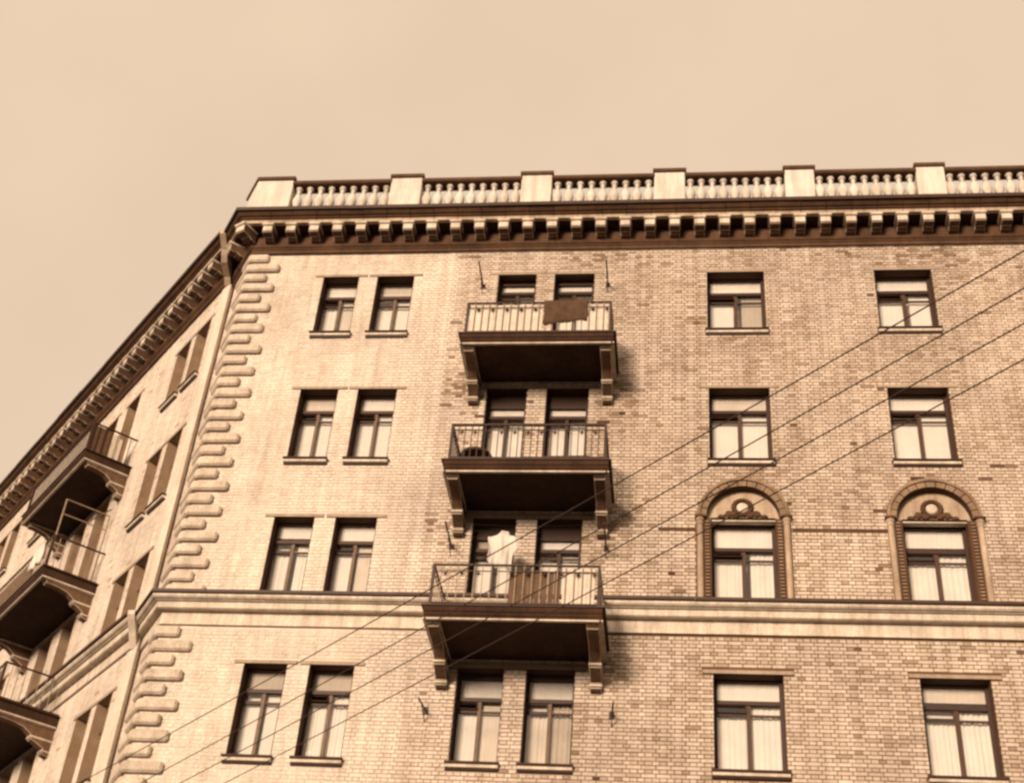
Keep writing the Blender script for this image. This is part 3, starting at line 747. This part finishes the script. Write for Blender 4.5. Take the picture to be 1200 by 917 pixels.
drape('blanket', 'cloth_dark', 5.42, 6.36, -DEP[1]+.01, zr1, .60, .35, 'dark blanket draped over the railing of the topmost front balcony', 'blanket')
zr2 = TOP-FH*2+.18+.225+.89
mtL = FL @ T_((0, 0, 0))
drape('bed_sheet', 'cloth', -4.81, -4.11, -(DEP[2]-.18)+.01, zr2, .55, .4, 'white sheet draped over a railing on the receding side wing', 'laundry', mtL)
# drying frame of pale tube standing on the side wing's middle balcony
fx, fy0, fy1 = -3.76, -(DEP[2]-.18)+.07, -.10
zb = TOP-FH*2+.18+.245
t = tag(build(MB().tube([(fx, fy0, zb), (fx, fy0, zb+1.95)], .020, 8), 'drying_frame', 'iron_pale', None, FL), 'pale tubular drying frame standing on a balcony of the side wing', 'drying frame')
build(MB().tube([(fx, fy1, zb), (fx, fy1, zb+1.95)], .020, 8), 'post', 'iron_pale', t)
for zz in (1.95, 1.55): build(MB().tube([(fx, fy0, zb+zz), (fx, fy1, zb+zz)], .016, 8), 'crossbar', 'iron_pale', t)
build(MB().tube([(fx, fy0+.6, zb+1.55), (fx+.0, fy1, zb+2.15)], .016, 8), 'crossbar', 'board_dark', t)
# plank and wicker chair on the middle front balcony
zd = TOP-FH*2+.18+.246
tag(build(MB().box(-.47, .47, -.02, .02, -.09, .09), 'plank', 'wood', None, T_((6.07, -DEP[2]+.10, zd+.085)) @ Matrix.Rotation(-.02, 4, 'Y'), bevel=.005), 'dark plank lying along the foot of the middle front balcony railing', 'plank')
ch = thing('round_chair', 'dark round-backed chair at the end of the middle front balcony', 'chair', (4.22, -.95, zd))
hoop = [(.30*math.cos(a), -.02*math.sin(a), .46+.36*math.sin(a)) for a in [math.pi*q/14 for q in range(15)]]
build(MB().tube([(-.30, 0, 0), (-.30, 0, .46)]+hoop[::-1][1:-1]+[(.30, 0, .46), (.30, 0, 0)], .022, 7), 'back_hoop', 'frame', ch, T_((0, .28, 0)))
build(MB().lathe([(.29, .42), (.31, .44), (.31, .47), (.28, .485)], 18), 'seat', 'board_dark', ch)
for x in (-.22, .22):
    build(MB().tube([(x, -.2, 0), (x*.92, -.18, .43)], .018, 7), 'leg', 'frame', ch)
    build(MB().tube([(x*.7, .26, .45), (x*.6, .28, .74)], .011, 6), 'back_spindle', 'frame', ch)
build(MB().tube([(0, .26, .45), (0, .28, .82)], .011, 6), 'back_spindle', 'frame', ch)
# scruffy plants in a trough along the topmost balcony's edge
def planter(x0, x1, label):
    z = TOP-FH+.18+.246; y = -DEP[1]+.08
    t = thing('planter', label, 'planter', ((x0+x1)/2, y, z)); h = (x1-x0)/2
    build(MB().box(-h, h, -.045, .10, 0, .03).box(-h, h, -.045, -.028, .03, .07).box(-h, h, .083, .10, .03, .07), 'trough', 'metal', t)
    mb = MB()
    for i in range(int(h*2*150)):
        x = random.uniform(-h+.02, h-.02); yy = random.uniform(-.02, .08); zz = random.uniform(.03, .06)
        hgt = max(.03, random.gauss(.055, .022)*(1+.5*math.sin(x*7))); a = random.uniform(0, 6.28); b = random.uniform(-.05, .05); wv = .012
        mb.add([(x-wv*math.cos(a), yy-wv*math.sin(a), zz), (x+wv*math.cos(a), yy+wv*math.sin(a), zz), (x+b+wv*.6, yy-.02, zz+hgt*.7), (x+b*1.5, yy+b*.5-.02, zz+hgt)], [(0, 1, 2, 3)])
    o = build(mb, 'foliage', 'leaf', t, fix=False); o['kind'] = 'stuff'
planter(3.80, 5.35, 'long trough of dry plants at the foot of the topmost balcony railing')
planter(6.40, 6.80, 'short trough of dry plants beside the dark blanket')

# ------------------------------------------------------------------ overhead wires from a street pole to hooks on the walls
WZ = 8.5
ways = [((10.44, -15.9), (2.68, -8.38)), ((10.51, -15.49), (3.66, -8.63)), ((10.57, -15.08), (4.58, -9.05)), ((10.64, -14.64), (5.27, -9.19))]
wl = ['uppermost of the four overhead wires crossing in front of the brick facade', 'second highest of the four overhead wires crossing before the facade',
      'third highest of the four overhead wires crossing before the facade', 'lowest of the four overhead wires crossing in front of the brick facade']
near_hooks, far_hooks = [], []
for i, ((x1, y1), (x2, y2)) in enumerate(ways):
    p1, p2 = Vector((x1, y1, WZ)), Vector((x2, y2, WZ)); d = (p2-p1).normalized()
    start, end = p1-d*12.0, p2+d*(24.0+i*2.0)
    L = (end-start).length; sag = .45
    ua, ub = (p1-start).length/L, (p2-start).length/L
    zoff = sag*4*(ua*(1-ua)+ub*(1-ub))/2              # the wire hangs between its poles and passes the sighted height
    pts = []
    for q in range(49):
        u = q/48; p = start.lerp(end, u); p.z = WZ+zoff-sag*4*u*(1-u); pts.append(p)
    tag(build(MB().tube(pts, .0062, 6), 'overhead_wire', 'wire', None, smooth=True), wl[i], 'wire', 'overhead wires')
    near_hooks.append(pts[0]); far_hooks.append(pts[-1])
for hooks, lab in ((near_hooks, 'dark timber street pole carrying the near ends of the wires'), (far_hooks, 'dark timber street pole carrying the far ends of the wires beyond the side wing')):
    c = sum(hooks, Vector((0, 0, 0)))/4
    pole = thing('street_pole', lab, 'pole', (c.x, c.y, 0), 'street poles')
    build(MB().lathe([(.17, -.2), (.15, 3), (.12, c.z+.5), (.10, c.z+.55)], 14), 'shaft', 'wood', pole, smooth=True)
    hv = hooks[3]-hooks[0]; hv.z = 0; hl = hv.length/2+.25
    build(MB().box(-hl, hl, -.06, .06, -.16, -.04), 'crossarm', 'wood', pole, T_((0, 0, c.z)) @ Matrix.Rotation(math.atan2(hv.y, hv.x), 4, 'Z'))
    for p in hooks: build(MB().lathe([(.015, -.06), (.04, -.04), (.045, .01), (.02, .03)], 8, tuple(p-Vector((c.x, c.y, 0)))), 'insulator', 'plaster', pole)
